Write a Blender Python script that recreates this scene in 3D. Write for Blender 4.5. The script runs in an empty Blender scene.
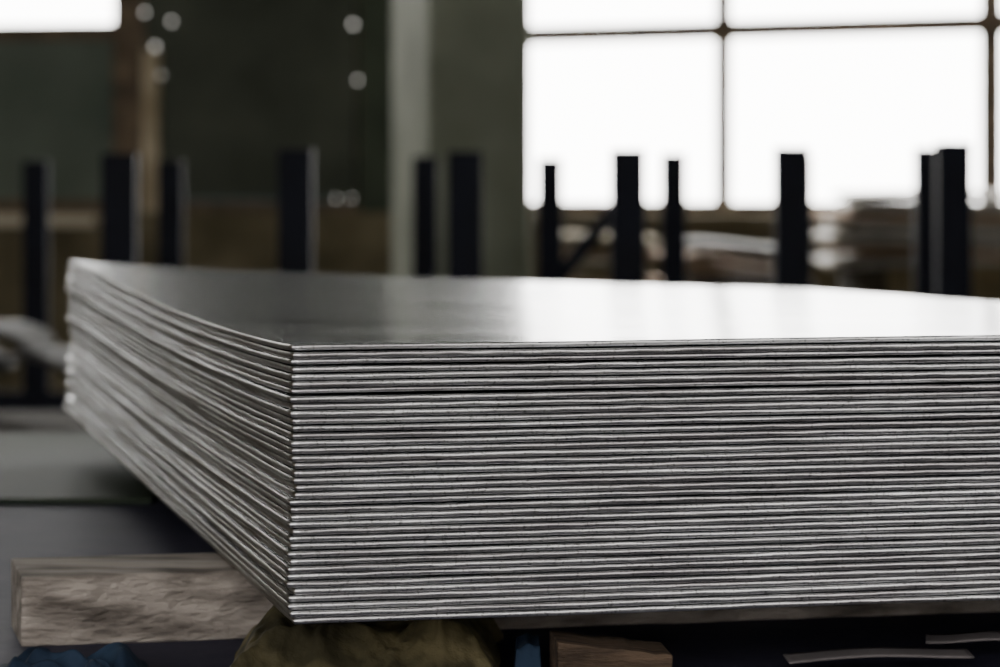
import bpy, math, random
from mathutils import Matrix, Vector, noise
random.seed(7)
S=bpy.context.scene
C=S.collection

# ---------------------------------------------------------------- materials
def newmat(name):
    m=bpy.data.materials.new(name); m.use_nodes=True
    nt=m.node_tree; b=nt.nodes['Principled BSDF']
    return m,nt,b
def noisy(name,c1,c2,scale=5,rough=0.7,metal=0.0,bump=0.0,bscale=40,stretch=(1,1,1),detail=6,lo=0.35,hi=0.65,rvar=0.0,spec=0.3):
    m,nt,b=newmat(name)
    tc=nt.nodes.new('ShaderNodeTexCoord'); mp=nt.nodes.new('ShaderNodeMapping')
    mp.inputs['Scale'].default_value=stretch
    nt.links.new(tc.outputs['Object'],mp.inputs['Vector'])
    n=nt.nodes.new('ShaderNodeTexNoise'); n.inputs['Scale'].default_value=scale; n.inputs['Detail'].default_value=detail
    nt.links.new(mp.outputs[0],n.inputs['Vector'])
    r=nt.nodes.new('ShaderNodeValToRGB')
    r.color_ramp.elements[0].position=lo; r.color_ramp.elements[1].position=hi
    r.color_ramp.elements[0].color=(*c1,1); r.color_ramp.elements[1].color=(*c2,1)
    nt.links.new(n.outputs['Fac'],r.inputs[0]); nt.links.new(r.outputs[0],b.inputs['Base Color'])
    b.inputs['Roughness'].default_value=rough; b.inputs['Metallic'].default_value=metal
    b.inputs['Specular IOR Level'].default_value=spec
    if rvar>0:
        mr=nt.nodes.new('ShaderNodeMapRange'); mr.inputs['To Min'].default_value=rough-rvar; mr.inputs['To Max'].default_value=rough+rvar
        nt.links.new(n.outputs['Fac'],mr.inputs['Value']); nt.links.new(mr.outputs[0],b.inputs['Roughness'])
    if bump>0:
        n2=nt.nodes.new('ShaderNodeTexNoise'); n2.inputs['Scale'].default_value=bscale; n2.inputs['Detail'].default_value=5
        nt.links.new(mp.outputs[0],n2.inputs['Vector'])
        bp=nt.nodes.new('ShaderNodeBump'); bp.inputs['Strength'].default_value=bump; bp.inputs['Distance'].default_value=0.01
        nt.links.new(n2.outputs['Fac'],bp.inputs['Height']); nt.links.new(bp.outputs[0],b.inputs['Normal'])
    return m
def emis(name,col,st):
    m,nt,b=newmat(name)
    b.inputs['Base Color'].default_value=(*[c*0.3 for c in col],1)
    b.inputs['Emission Color'].default_value=(*col,1); b.inputs['Emission Strength'].default_value=st
    return m

# ---------------------------------------------------------------- mesh helpers
class MB:
    def __init__(s): s.v=[]; s.f=[]; s.mi=[]
    def box(s,a,b,mi=0,M=None,bev=0):
        x0,y0,z0=a; x1,y1,z1=b
        k=len(s.v)
        pts=[(x0,y0,z0),(x1,y0,z0),(x1,y1,z0),(x0,y1,z0),(x0,y0,z1),(x1,y0,z1),(x1,y1,z1),(x0,y1,z1)]
        if M is not None: pts=[tuple(M@Vector(p)) for p in pts]
        s.v+=pts
        for q in [(0,3,2,1),(4,5,6,7),(0,1,5,4),(1,2,6,5),(2,3,7,6),(3,0,4,7)]:
            s.f.append(tuple(k+i for i in q)); s.mi.append(mi)
    def prism(s,poly,z0,z1,mi=0):
        k=len(s.v); n=len(poly)
        s.v+=[(x,y,z0) for x,y in poly]+[(x,y,z1) for x,y in poly]
        for i in range(n):
            j=(i+1)%n; s.f.append((k+i,k+j,k+n+j,k+n+i)); s.mi.append(mi)
        s.f.append(tuple(k+i for i in range(n))[::-1]); s.mi.append(mi)
        s.f.append(tuple(k+n+i for i in range(n))); s.mi.append(mi)
    def grid(s,fn,nu,nv,mi=0):
        k=len(s.v)
        for j in range(nv+1):
            for i in range(nu+1): s.v.append(fn(i/nu,j/nv))
        for j in range(nv):
            for i in range(nu):
                a=k+j*(nu+1)+i; s.f.append((a,a+1,a+nu+2,a+nu+1)); s.mi.append(mi)
    def obj(s,name,mats,M=None,smooth=False,parent=None,bevel=0):
        me=bpy.data.meshes.new(name); me.from_pydata(s.v,[],s.f); me.update()
        for m in mats: me.materials.append(m)
        for p,mi in zip(me.polygons,s.mi): p.material_index=mi; p.use_smooth=smooth
        o=bpy.data.objects.new(name,me); C.objects.link(o)
        if M is not None: o.matrix_world=M
        if parent: o.parent=parent
        if bevel:
            bm=o.modifiers.new('bev','BEVEL'); bm.width=bevel; bm.segments=2; bm.limit_method='ANGLE'
        return o

# ---------------------------------------------------------------- camera (level, 1.15 m above floor, tele lens with downward shift)
CZ=1.15
cam=bpy.data.cameras.new('camera'); co=bpy.data.objects.new('camera',cam); C.objects.link(co)
co.location=(0,0,CZ); co.rotation_euler=(math.radians(90),0,0)
cam.sensor_width=36; cam.lens=108; cam.shift_y=-0.1735; cam.clip_start=0.05
cam.dof.use_dof=True; cam.dof.focus_distance=1.76; cam.dof.aperture_fstop=8
S.camera=co

# ---------------------------------------------------------------- steel sheet stack
L=0.82; W=1.51; N=Vector((-0.12,1.73,0)); V=Vector((-0.225,0.974,0)); U=Vector((0.974,0.225,0))
ZTOP=CZ-0.1065; NS=38; PITCH=0.00427; T=0.00345; ZBOT=ZTOP-NS*PITCH
def field(u,v,f=0.0):
    a=max(0,min(1,u/L)); b=max(0,min(1,v/W))
    sag=math.sin(math.pi*(b*1.1)**0.8) if b*1.1<1 else 0
    return -0.039*(a**.75)*b -(0.002+0.006*f)*sag*(1-0.6*a)
mb=MB()
nu,nv=170,110
per=[(i/nu*L,0,0,-1) for i in range(nu)]+[(L,i/nv*W,1,0) for i in range(nv)]+[(L-i/nu*L,W,0,1) for i in range(nu)]+[(0,W-i/nv*W,-1,0) for i in range(nv)]
NP=len(per)
biggap={2:0.0005,6:0.0006,11:0.0003,16:0.0006,21:0.0006,27:0.0003,31:0.0004}
for i in range(NS):
    f=1-i/(NS-1)
    zt=ZTOP-i*PITCH
    t=T-biggap.get(i,0)*1.0+random.uniform(-.00020,.00020)
    if i<16: du=random.gauss(0,.0006)
    elif i<21: du=.0016+random.gauss(0,.0005)
    elif i<28: du=random.gauss(-.0002,.0006)
    elif i<33: du=-.0018+random.gauss(0,.0007)
    else: du=-.0012+random.gauss(0,.0016)
    dv=random.gauss(0,.0009); rot=random.gauss(0,.0012)
    if i==0: du=0;dv=0;rot=0
    sd=random.random()*100
    def P(u,v,zz,du=du,dv=dv,rot=rot,f=f,sd=sd):
        uu=u+du-rot*v; vv=v+dv+rot*u
        q=N+U*uu+V*vv
        w=0.00045*noise.noise(Vector((u*7,v*7,sd)))
        return (q.x,q.y,zz+field(u,v,f)+w)
    prof=[(0.06,1.0),(0.0009,1.0),(0.00022,.86),(0,.55),(0.0002,.15),(0.0007,0),(0.06,0)]
    if i==0: prof=prof[1:]
    if i==NS-1: prof=prof[:-1]
    k=len(mb.v); nr=len(prof)
    for (q,h) in prof:
        for pi,(u,v,nx,ny) in enumerate(per):
            u2=q+u*(L-2*q)/L; v2=q+v*(W-2*q)/W
            if q<0.01:
                wv=0.0004*noise.noise(Vector((u*60,v*60,sd+h*3)))+0.00012*random.uniform(-1,1)
                u2+=nx*wv; v2+=ny*wv
            mb.v.append(P(u2,v2,zt-t*(1-h)))
    for r in range(nr-1):
        flat=(prof[r][0]>0.01 or prof[r+1][0]>0.01)
        for a in range(NP):
            b=(a+1)%NP
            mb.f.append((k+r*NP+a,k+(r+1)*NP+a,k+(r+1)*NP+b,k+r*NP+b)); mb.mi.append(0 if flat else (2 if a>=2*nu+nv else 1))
    q=0.0009
    if i==0: mb.grid(lambda a,b:P(q+a*(L-2*q),q+b*(W-2*q),zt),60,60,0)
    if i==NS-1: mb.grid(lambda a,b:P(q+a*(L-2*q),q+b*(W-2*q),zt-t),40,40,0)

# top face material
m,nt,b=newmat('cold_rolled_steel')
tc=nt.nodes.new('ShaderNodeTexCoord'); mp=nt.nodes.new('ShaderNodeMapping'); mp.inputs['Rotation'].default_value=(0,0,math.radians(-13)); mp.inputs['Scale'].default_value=(1.2,5,1)
nt.links.new(tc.outputs['Object'],mp.inputs[0])
n=nt.nodes.new('ShaderNodeTexNoise'); n.inputs['Scale'].default_value=3; n.inputs['Detail'].default_value=8; n.inputs['Roughness'].default_value=.65
nt.links.new(mp.outputs[0],n.inputs[0])
r=nt.nodes.new('ShaderNodeValToRGB'); r.color_ramp.elements[0].position=.3; r.color_ramp.elements[1].position=.7
r.color_ramp.elements[0].color=(.38,.39,.405,1); r.color_ramp.elements[1].color=(.55,.555,.56,1)
nt.links.new(n.outputs[0],r.inputs[0]); nt.links.new(r.outputs[0],b.inputs['Base Color'])
b.inputs['Metallic'].default_value=1
mr=nt.nodes.new('ShaderNodeMapRange'); mr.inputs['To Min'].default_value=.11; mr.inputs['To Max'].default_value=.27
nt.links.new(n.outputs[0],mr.inputs[0]); nt.links.new(mr.outputs[0],b.inputs['Roughness'])
steel=m
# sheared edge materials
def edgemat(name,ca,cb,rough,bump,tint):
    m,nt,b=newmat(name)
    tc=nt.nodes.new('ShaderNodeTexCoord')
    mp=nt.nodes.new('ShaderNodeMapping'); mp.inputs['Scale'].default_value=(1,1,22)
    nt.links.new(tc.outputs['Object'],mp.inputs[0])
    n=nt.nodes.new('ShaderNodeTexNoise'); n.inputs['Scale'].default_value=450; n.inputs['Detail'].default_value=3
    n3=nt.nodes.new('ShaderNodeTexNoise'); n3.inputs['Scale'].default_value=8; n3.inputs['Detail'].default_value=5
    nt.links.new(tc.outputs['Object'],n.inputs[0]); nt.links.new(mp.outputs[0],n3.inputs[0])
    r=nt.nodes.new('ShaderNodeValToRGB'); r.color_ramp.elements[0].position=.28; r.color_ramp.elements[1].position=.44
    r.color_ramp.elements[0].color=(*ca,1); r.color_ramp.elements[1].color=(*cb,1)
    nt.links.new(n.outputs[0],r.inputs[0])
    r2=nt.nodes.new('ShaderNodeValToRGB'); r2.color_ramp.elements[0].position=.36; r2.color_ramp.elements[1].position=.60
    r2.color_ramp.elements[0].color=(*tint,1); r2.color_ramp.elements[1].color=(1,1,1,1)
    nt.links.new(n3.outputs[0],r2.inputs[0])
    mx=nt.nodes.new('ShaderNodeMix'); mx.data_type='RGBA'; mx.blend_type='MULTIPLY'; mx.inputs[0].default_value=1
    nt.links.new(r.outputs[0],mx.inputs[6]); nt.links.new(r2.outputs[0],mx.inputs[7]); nt.links.new(mx.outputs[2],b.inputs['Base Color'])
    b.inputs['Metallic'].default_value=1; b.inputs['Roughness'].default_value=rough
    bp=nt.nodes.new('ShaderNodeBump'); bp.inputs['Strength'].default_value=bump; bp.inputs['Distance'].default_value=.0005
    nt.links.new(n.outputs[0],bp.inputs['Height']); nt.links.new(bp.outputs[0],b.inputs['Normal'])
    return m
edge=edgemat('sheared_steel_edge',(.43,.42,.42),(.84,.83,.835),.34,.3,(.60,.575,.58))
edgeL=edgemat('shaded_steel_edge',(.15,.135,.115),(.36,.34,.31),.5,.5,(.60,.55,.49))  # same sheets; the left face's shade is put into a darker, warmer colour
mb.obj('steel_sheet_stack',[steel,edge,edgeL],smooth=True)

# ---------------------------------------------------------------- supports
wood=noisy('weathered_wood',(.12,.10,.085),(.46,.40,.35),7,.85,bump=.8,bscale=30,stretch=(1.5,9,9),lo=.33,hi=.62)
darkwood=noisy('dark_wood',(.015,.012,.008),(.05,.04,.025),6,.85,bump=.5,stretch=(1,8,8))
ZTAB=CZ-0.3175
def skid(name,u0,u1,v,w,mat,zb=ZTAB):
    s=MB(); n=40
    base=N+V*v
    for i in range(n+1):
        u=u0+(u1-u0)*i/n
        p=base+U*u; pb=p+V*w
        zt=ZBOT+PITCH-T-0.0009+field(u,v+w,0)
        k=len(s.v)
        j=0.0018
        s.v+=[(p.x,p.y+random.uniform(-j,j),zb),(p.x+random.uniform(-j,j),p.y+random.uniform(-j,j),zt-.0006-random.uniform(0,j*.6)),(pb.x,pb.y,zt-.0006),(pb.x,pb.y,zb)]
        if i:
            for a in range(4):
                b_=(a+1)%4; s.f.append((k-4+a,k+a,k+b_,k-4+b_)); s.mi.append(0)
        if i==0 or i==n: s.f.append((k,k+1,k+2,k+3) if i==0 else (k+3,k+2,k+1,k)); s.mi.append(0)
    return s.obj(name,[mat],bevel=.0015)
skid('timber_skid',-0.137,0.80,0.262,0.09,wood)
skid('timber_skid',0.10,0.80,0.75,0.09,darkwood)
skid('timber_skid',0.20,0.80,1.30,0.09,darkwood)

# supporting table
blue=noisy('worn_navy_paint',(.020,.019,.038),(.062,.058,.090),5,.75,bump=.15,rvar=.08,spec=.2)
s=MB()
s.box((-1.0,1.50,ZTAB-.02),(1.25,3.45,ZTAB))
for x in (-.95,1.13):
    for y in (1.56,3.32): s.box((x,y,0),(x+.07,y+.07,ZTAB-.02))
for y in (1.56,3.32): s.box((-.95,y,ZTAB-.10),(1.2,y+.05,ZTAB-.02))
for x in (-.95,1.15): s.box((x,1.56,ZTAB-.10),(x+.05,3.37,ZTAB-.02))
s.obj('steel_work_table',[blue],bevel=.003)

green=noisy('green_painted_plate',(.022,.031,.021),(.046,.056,.038),4,.75,rvar=.08,spec=.12)
s=MB(); s.box((-.98,2.76,ZTAB+.0005),(-.32,3.43,ZTAB+.006))
s.obj('green_plate',[green],bevel=.002)
s=MB(); zb=CZ-.42
s.box((-2.6,3.6,zb-.04),(-.50,4.5,zb))
for x in (-2.5,-.62):
    for y in (3.65,4.37): s.box((x,y,0),(x+.07,y+.07,zb-.04),1)
s.box((-2.5,3.65,.25),(-.58,4.40,.28),1)
greend=noisy('dark_green_bench_top',(.013,.016,.012),(.03,.034,.026),4,.8,spec=.12)
s.obj('green_top_workbench',[greend,blue],bevel=.004)

# olive tarp crumpled below the stack near corner
olive=noisy('olive_tarp_cloth',(.040,.034,.016),(.13,.107,.052),18,.85,bump=.7,bscale=35,lo=.4,hi=.6)
s=MB()
def tarp(a,b):
    x=-.165+a*.165; y=1.765+b*.20+a*.03
    w=min(1,a*6,(1-a)*7,b*5+.05,(1-b)*5)
    h=.006+.034*max(0,w)*(.80+.4*noise.noise(Vector((a*6,b*5,3))))+.005*abs(noise.noise(Vector((a*16,b*12,1))))+.002*noise.noise(Vector((a*30,b*20,1)))
    h=min(h,.0465)
    return (x+.008*noise.noise(Vector((a*4,b*4,8))),y+.018*noise.noise(Vector((a*7,b*3,18))),ZTAB+max(.001,h))
s.grid(tarp,110,70)
s.obj('olive_tarp',[olive],smooth=True)
rag=noisy('blue_rag_cloth',(.010,.020,.042),(.025,.046,.085),16,.85,bump=.3)
s=MB()
def ragf(a,b):
    w=min(1,a*5,(1-a)*5,b*5,(1-b)*5)
    return (-.315+a*.095+.015*noise.noise(Vector((a*3,b*3,5))),1.80+b*.08+.02*noise.noise(Vector((a*3,b*3,9))),ZTAB+.001+max(0,.014*w*(.7+noise.noise(Vector((a*6,b*6,2))))))
s.grid(ragf,50,40); s.obj('blue_rag',[rag],smooth=True)
s=MB()
def ragg(a,b):
    w=min(1,a*9,(1-a)*9,b*4,(1-b)*4)
    return (.008+a*.018,1.79+b*.07,ZTAB+.001+max(0,.026*w*(.9+.15*noise.noise(Vector((a*3,b*3,7))))))
s.grid(ragg,36,40); s.obj('blue_rag',[rag],smooth=True)
def chunk(x,y,lx,ly,h,rz,mat,name='wood_offcut'):
    s=MB(); n=14
    for i in range(n+1):
        a=i/n
        k=len(s.v); j=lambda c=.0006:random.uniform(-c,c)
        X=-lx/2+a*lx
        hh=h*(1-.25*a)
        s.v+=[(X+j(),-ly/2+j(),0),(X+j(),-ly/2+j(),hh+j(.0007)),(X+j(),ly/2+j(),hh+j(.0007)),(X+j(),ly/2+j(),0)]
        if i:
            for q in range(4):
                b_=(q+1)%4; s.f.append((k-4+q,k+q,k+b_,k-4+b_)); s.mi.append(0)
        if i==0 or i==n: s.f.append((k,k+1,k+2,k+3) if i==0 else (k+3,k+2,k+1,k)); s.mi.append(0)
    M=Matrix.Translation((x,y,ZTAB))@Matrix.Rotation(math.radians(rz),4,'Z')
    return s.obj(name,[mat],M,bevel=.001)
warmwood=noisy('raw_pine',(.035,.023,.015),(.12,.08,.052),10,.85,bump=.4,stretch=(2,12,12))
chunk(.066,1.80,.068,.05,.032,5,warmwood)
pale=noisy('galvanised_offcut',(.10,.09,.09),(.24,.21,.21),9,.5,metal=.3)
for (x,y,l,w,rz,hh) in ((.235,1.86,.12,.014,12,.010),(.305,1.90,.07,.014,-8,.014),(.27,1.80,.10,.03,4,.003)):
    s=MB(); s.grid(lambda a,b:(-l/2+a*l,-w/2+b*w,hh+.0015*math.sin(a*5+rz)+.003*b),30,4)
    o=s.obj('metal_offcut',[pale],Matrix.Translation((x,y,ZTAB))@Matrix.Rotation(math.radians(rz),4,'Z'),smooth=True)
    so=o.modifiers.new('s','SOLIDIFY'); so.thickness=.0012

# ---------------------------------------------------------------- room shell
RM=Matrix.Translation((0,9.3,0))@Matrix.Rotation(math.radians(-12),4,'Z')
XL,XR,YB,ZC=-4.6,4.8,-12.5,4.6
conc=noisy('concrete_floor',(.05,.048,.042),(.09,.087,.078),2,.8,bump=.1)
s=MB(); s.box((XL-.2,YB-.2,-.1),(XR+.2,.25,0)); s.obj('floor',[conc],RM)
ceil=noisy('ceiling_paint',(.06,.064,.055),(.10,.105,.09),2,.9)
s=MB(); s.box((XL-.2,YB-.2,ZC),(XR+.2,.25,ZC+.1))
for y in (-11,-8.5,-6,-3.5,-1.5): s.box((XL,y,ZC-.25),(XR,y+.15,ZC))
s.obj('ceiling',[ceil],RM)
wallg=noisy('green_grey_plaster',(.034,.043,.030),(.060,.072,.050),3,.85,bump=.2)
dado=noisy('brown_dado_plaster',(.068,.056,.031),(.165,.135,.083),4,.85,bump=.3)
frame=noisy('rusty_window_frame',(.060,.042,.028),(.17,.12,.075),12,.6,bump=.3)
SILL=0.985
def wall_with_openings(name,x0,x1,ops,M,zd=SILL):
    s=MB()
    s.box((x0,0,0),(x1,.25,zd),1)
    cur=x0
    for (xa,xb,za,zb) in ops:
        if xa>cur: s.box((cur,0,zd),(xa,.25,ZC))
        if za>zd: s.box((xa,0,zd),(xb,.25,za))
        s.box((xa,0,zb),(xb,.25,ZC)); cur=xb
    s.box((cur,0,zd),(x1,.25,ZC))
    return s.obj(name,[wallg,dado],M)
wall_with_openings('wall_back',XL,XR,[(-3.3,-.45,SILL,3.8),(-.12,4.0,SILL,3.8)],RM)
def window(name,xa,xb,za,zb,mull,bars,M,glass,th=.035,tilt=0,y=.10,skip=None):
    e=bpy.data.objects.new(name,None); C.objects.link(e); e.matrix_world=M
    s=MB(); g=MB()
    T_=Matrix.Translation((xa,0,za))@Matrix.Rotation(math.radians(tilt),4,'Y')@Matrix.Translation((-xa,0,-za))
    s.box((xa,y-.04,za),(xb,y+.04,za+.035)); s.box((xa,y-.04,zb-.05),(xb,y+.04,zb))
    s.box((xa,y-.04,za+.035),(xa+.05,y+.04,zb-.05)); s.box((xb-.05,y-.04,za+.035),(xb,y+.04,zb-.05))
    for x,t in mull: s.box((x-t/2,y-.03,za),(x+t/2,y+.03,zb))
    for z_,t in bars: s.box((xa+.02,y-.022,z_-t/2),(xb-.02,y+.022,z_+t/2),0,T_)
    o=s.obj('frame',[frame],smooth=False); o.parent=e
    g.box((xa,y+.005,za),(xb,y+.015,zb)) if skip is None else skip(g)
    o=g.obj('glass_panes',[glass]); o.parent=e
    return e
sky=emis('bright_daylight_glass',(1,.985,.955),14)
window('window_1',-.12,4.0,SILL,3.8,[(.685,.050),(1.50,.065),(2.32,.034),(3.14,.05)],[(1.535,.058),(2.09,.034),(2.65,.034),(3.2,.034)],RM,sky,tilt=-1.0)
def leftglass(g): g.box((-3.3,.105,1.57),(-1.29,.115,3.8))
w2=window('window_2',-3.3,-.45,SILL,3.8,[(-2.0,.05),(-1.23,.11)],[(1.565,.05),(2.3,.04),(3.0,.04)],RM,sky,skip=leftglass)
panA=noisy('grey_green_panel',(.085,.103,.083),(.135,.155,.125),3,.8)
panB=noisy('dark_boarding',(.040,.045,.034),(.078,.083,.065),3,.85)
tan=noisy('lit_frame_edge',(.30,.235,.15),(.50,.41,.29),8,.7)  # lit edge of the window frame, its light put into the tan colour
s=MB()
s.box((-3.28,.115,SILL+.035),(-1.19,.14,1.56),0)
for a in range(4):
    z0=SILL+.04+a*.70; s.box((-1.165,.03+.004*(a%2),z0),(-.47,.05+.004*(a%2),min(3.75,z0+.695)),1)
s.box((-1.165,.0,SILL),(-1.115,.03,1.5),2)
e=s.obj('boarding',[panA,panB,tan]); e.parent=w2
g=MB()
for x,z_,r_ in ((-.47,1.575,.009),(-.455,1.40,.007),(-1.065,1.59,.008),(-1.12,1.51,.009),(-1.155,1.62,.008),(-1.10,1.42,.005),(-.525,1.03,.005),(-.475,1.03,.005)):
    k=len(g.v); yy=-.002
    g.v+=[(x+r_*math.cos(t*math.pi/4)*.8,yy,z_+r_*math.sin(t*math.pi/4)) for t in range(8)]
    g.f.append(tuple(range(k+7,k-1,-1))); g.mi.append(0)
gl=g.obj('daylight_chinks',[emis('daylight_chink',(1,.97,.9),1.8)]); gl.parent=w2
pal=noisy('pale_sill_paint',(.40,.34,.25),(.62,.54,.42),8,.6)
s=MB(); s.box((-3.35,-.08,SILL-.045),(-1.3,.0,SILL-.01)); s.obj('trim_1',[pal],RM)
s=MB(); s.box((-.15,-.08,SILL-.03),(4.05,.0,SILL)); s.obj('trim_2',[dado],RM)
MLw=RM@Matrix.Translation((XL,YB,0))@Matrix.Rotation(math.radians(90),4,'Z')
wall_with_openings('wall_left',0,-YB,[(1.0,3.4,1.2,3.6)],MLw)
MRw=RM@Matrix.Translation((XR,0,0))@Matrix.Rotation(math.radians(-90),4,'Z')
wall_with_openings('wall_right',0,-YB,[(8.6,11.6,1.2,3.8)],MRw)
MBw=RM@Matrix.Translation((XR,YB,0))@Matrix.Rotation(math.radians(180),4,'Z')
wall_with_openings('wall_rear',0,XR-XL,[(.8,4.2,1.1,3.9),(5.0,8.6,1.1,3.9)],MBw)
skyR=emis('daylight_glass_rear',(1,.985,.965),4.8)
skyR2=emis('daylight_glass_right',(1,.98,.96),2.8)
fillL=emis('added_glow_left',(1,.96,.90),.7)  # weak glow added for the left side of the stack
window('added_fill_window',1.0,3.4,1.2,3.6,[(1.8,.04),(2.6,.04)],[(2.0,.035),(2.8,.035)],MLw,fillL)  # unseen glowing window, added to brighten the stack's left face
window('window_4',8.6,11.6,1.2,3.8,[(9.6,.04),(10.6,.04)],[(2.0,.035),(2.9,.035)],MRw,skyR2)
window('window_5',.8,4.2,1.1,3.9,[(1.9,.04),(3.1,.04)],[(2.0,.035),(2.9,.035)],MBw,skyR)
window('window_6',5.0,8.6,1.1,3.9,[(6.2,.04),(7.4,.04)],[(2.0,.035),(2.9,.035)],MBw,skyR)

# pillar
pil=noisy('pillar_paint',(.150,.160,.115),(.225,.235,.18),4,.8,bump=.2)
B=Vector((-.18,7.6)); a=math.radians(16)
fd=Vector((math.cos(a),math.sin(a)))*.272; sd_=Vector((-math.sin(a),math.cos(a)))*.4
s=MB(); s.prism([tuple(B),tuple(B+fd),tuple(B+fd+sd_),tuple(B+sd_)],0,ZC-.0,0)
s.prism([tuple(B-fd*.12-sd_*.08),tuple(B+fd*1.12-sd_*.08),tuple(B+fd*1.12+sd_*1.08),tuple(B-fd*.12+sd_*1.08)],0,.12,0)
s.obj('concrete_pillar',[pil],bevel=.012)

# ---------------------------------------------------------------- stake racks
navy=noisy('navy_painted_steel',(.0025,.003,.007),(.007,.008,.015),8,.6,rvar=.1,spec=.12)
def channel(s,x,y,w,d,z0,z1,t=.006,cap=True):
    s.box((x-w/2,y,z0),(x+w/2,y+t,z1))
    s.box((x-w/2,y+t,z0),(x-w/2+t,y+d,z1)); s.box((x+w/2-t,y+t,z0),(x+w/2,y+d,z1))
    s.box((x-w/2+t,y+t,z1-.012),(x+w/2-t,y+d,z1))
def rack(name,y,posts,w,brace=None):
    s=MB()
    x0=min(p[0] for p in posts)-.08; x1=max(p[0] for p in posts)+.08
    s.box((x0,y-.03,.08),(x1,y+.07,.18)); s.box((x0,y-.01,.55),(x1,y+.0,.61))
    for x in (x0+.1,(x0+x1)/2,x1-.1): s.box((x-.05,y-.25,0),(x+.05,y+.3,.08))
    for x,zt in posts: channel(s,x,y,w,w*.7,.18,zt)
    if brace:
        (xa,za),(xb,zb)=brace
        L_=math.hypot(xb-xa,zb-za); an=math.atan2(zb-za,xb-xa)
        M=Matrix.Translation((xa,y+.02,za))@Matrix.Rotation(-an,4,'Y')
        s.box((0,0,-.018),(L_,.012,.018),0,M)
    return s.obj(name,[navy],bevel=.002)
rack('stake_rack',5.5,[(-1.01,1.165),(-.700,1.162),(-.376,1.170),(-.064,1.166),(.235,1.170),(.537,1.174),(.834,1.183),(1.14,1.17),(1.44,1.17)],.063)
rack('stake_rack',7.0,[(-1.36,1.15),(-1.085,1.148),(-.77,1.148),(-.474,1.145),(-.175,1.158),(.117,1.155),(.406,1.166),(.70,1.16),(.999,1.18),(1.29,1.15)],.058,brace=((.08,.80),(.30,1.075)))

# ---------------------------------------------------------------- material piles in the background
rustm=noisy('rusty_brown',(.10,.064,.038),(.32,.22,.14),5,.75)
greym=noisy('dull_grey_sheet',(.13,.12,.11),(.36,.33,.29),5,.55,metal=.2)
greyd=noisy('dark_scrap_steel',(.012,.012,.011),(.048,.045,.041),5,.7,metal=.1,spec=.2)
def pile(name,x0,x1,y0,y1,z0,z1,n,mats,warp=.02):
    e=bpy.data.objects.new(name,None); C.objects.link(e)
    zz=z0
    b_=MB()
    for x in (x0+.08,(x0+x1)/2,x1-.12): b_.box((x,y0,0),(x+.08,y1,z0-.001))
    b_.box((x0,y0+.02,z0*.45),(x1,y1-.02,z0*.5))
    o=b_.obj('bearers',[darkwood]); o.parent=e
    h=(z1-z0)/n
    for i in range(n):
        dx=random.uniform(0,.08); ph=random.uniform(0,6)
        s=MB()
        s.grid(lambda a,b:(x0+dx+a*(x1-x0),y0+random.uniform(0,.004)+b*(y1-y0),zz+h*.35+warp*math.sin(a*4+ph*.3)+warp*.4*b),24,3)
        o=s.obj('sheet_%d'%i,[mats[i%len(mats)]],smooth=True); o.parent=e
        so=o.modifiers.new('s','SOLIDIFY'); so.thickness=h*random.uniform(.35,.8)
        zz+=h
pile('scrap_sheet_pile',.88,2.3,8.05,8.5,.86,1.06,7,[greym,rustm,greym],.018)
pile('rusty_plank_pile',.44,.76,7.6,8.0,.76,.95,6,[rustm,rustm,greyd],.010)
pile('rusty_plank_pile',.09,.40,8.3,8.7,.80,.96,4,[rustm,dado],.006)
# bent scrap at the left
for k,(x,z0,r_) in enumerate(((-.86,.80,.09),(-.80,.74,.11),(-.98,.73,.14))):
    s=MB()
    s.grid(lambda a,b:(x-r_*math.cos(a*2.4+.2),4.95+b*.35+k*.03,z0+r_*math.sin(a*2.4+.2)*.75),28,4)
    o=s.obj('bent_metal_scrap',[greyd],smooth=True)
    so=o.modifiers.new('s','SOLIDIFY'); so.thickness=.006
s=MB(); s.box((-1.5,4.8,.66),(-.62,5.4,.70)); 
for x in (-1.45,-.72):
    for y in (4.85,5.28): s.box((x,y,0),(x+.06,y+.06,.66))
s.obj('scrap_trolley',[darkwood],bevel=.004)

# ---------------------------------------------------------------- world
w=bpy.data.worlds.new('world'); S.world=w; w.use_nodes=True
nt=w.node_tree; bg=nt.nodes['Background']
st=nt.nodes.new('ShaderNodeTexSky'); st.sky_type='HOSEK_WILKIE'
nt.links.new(st.outputs[0],bg.inputs[0]); bg.inputs[1].default_value=.5
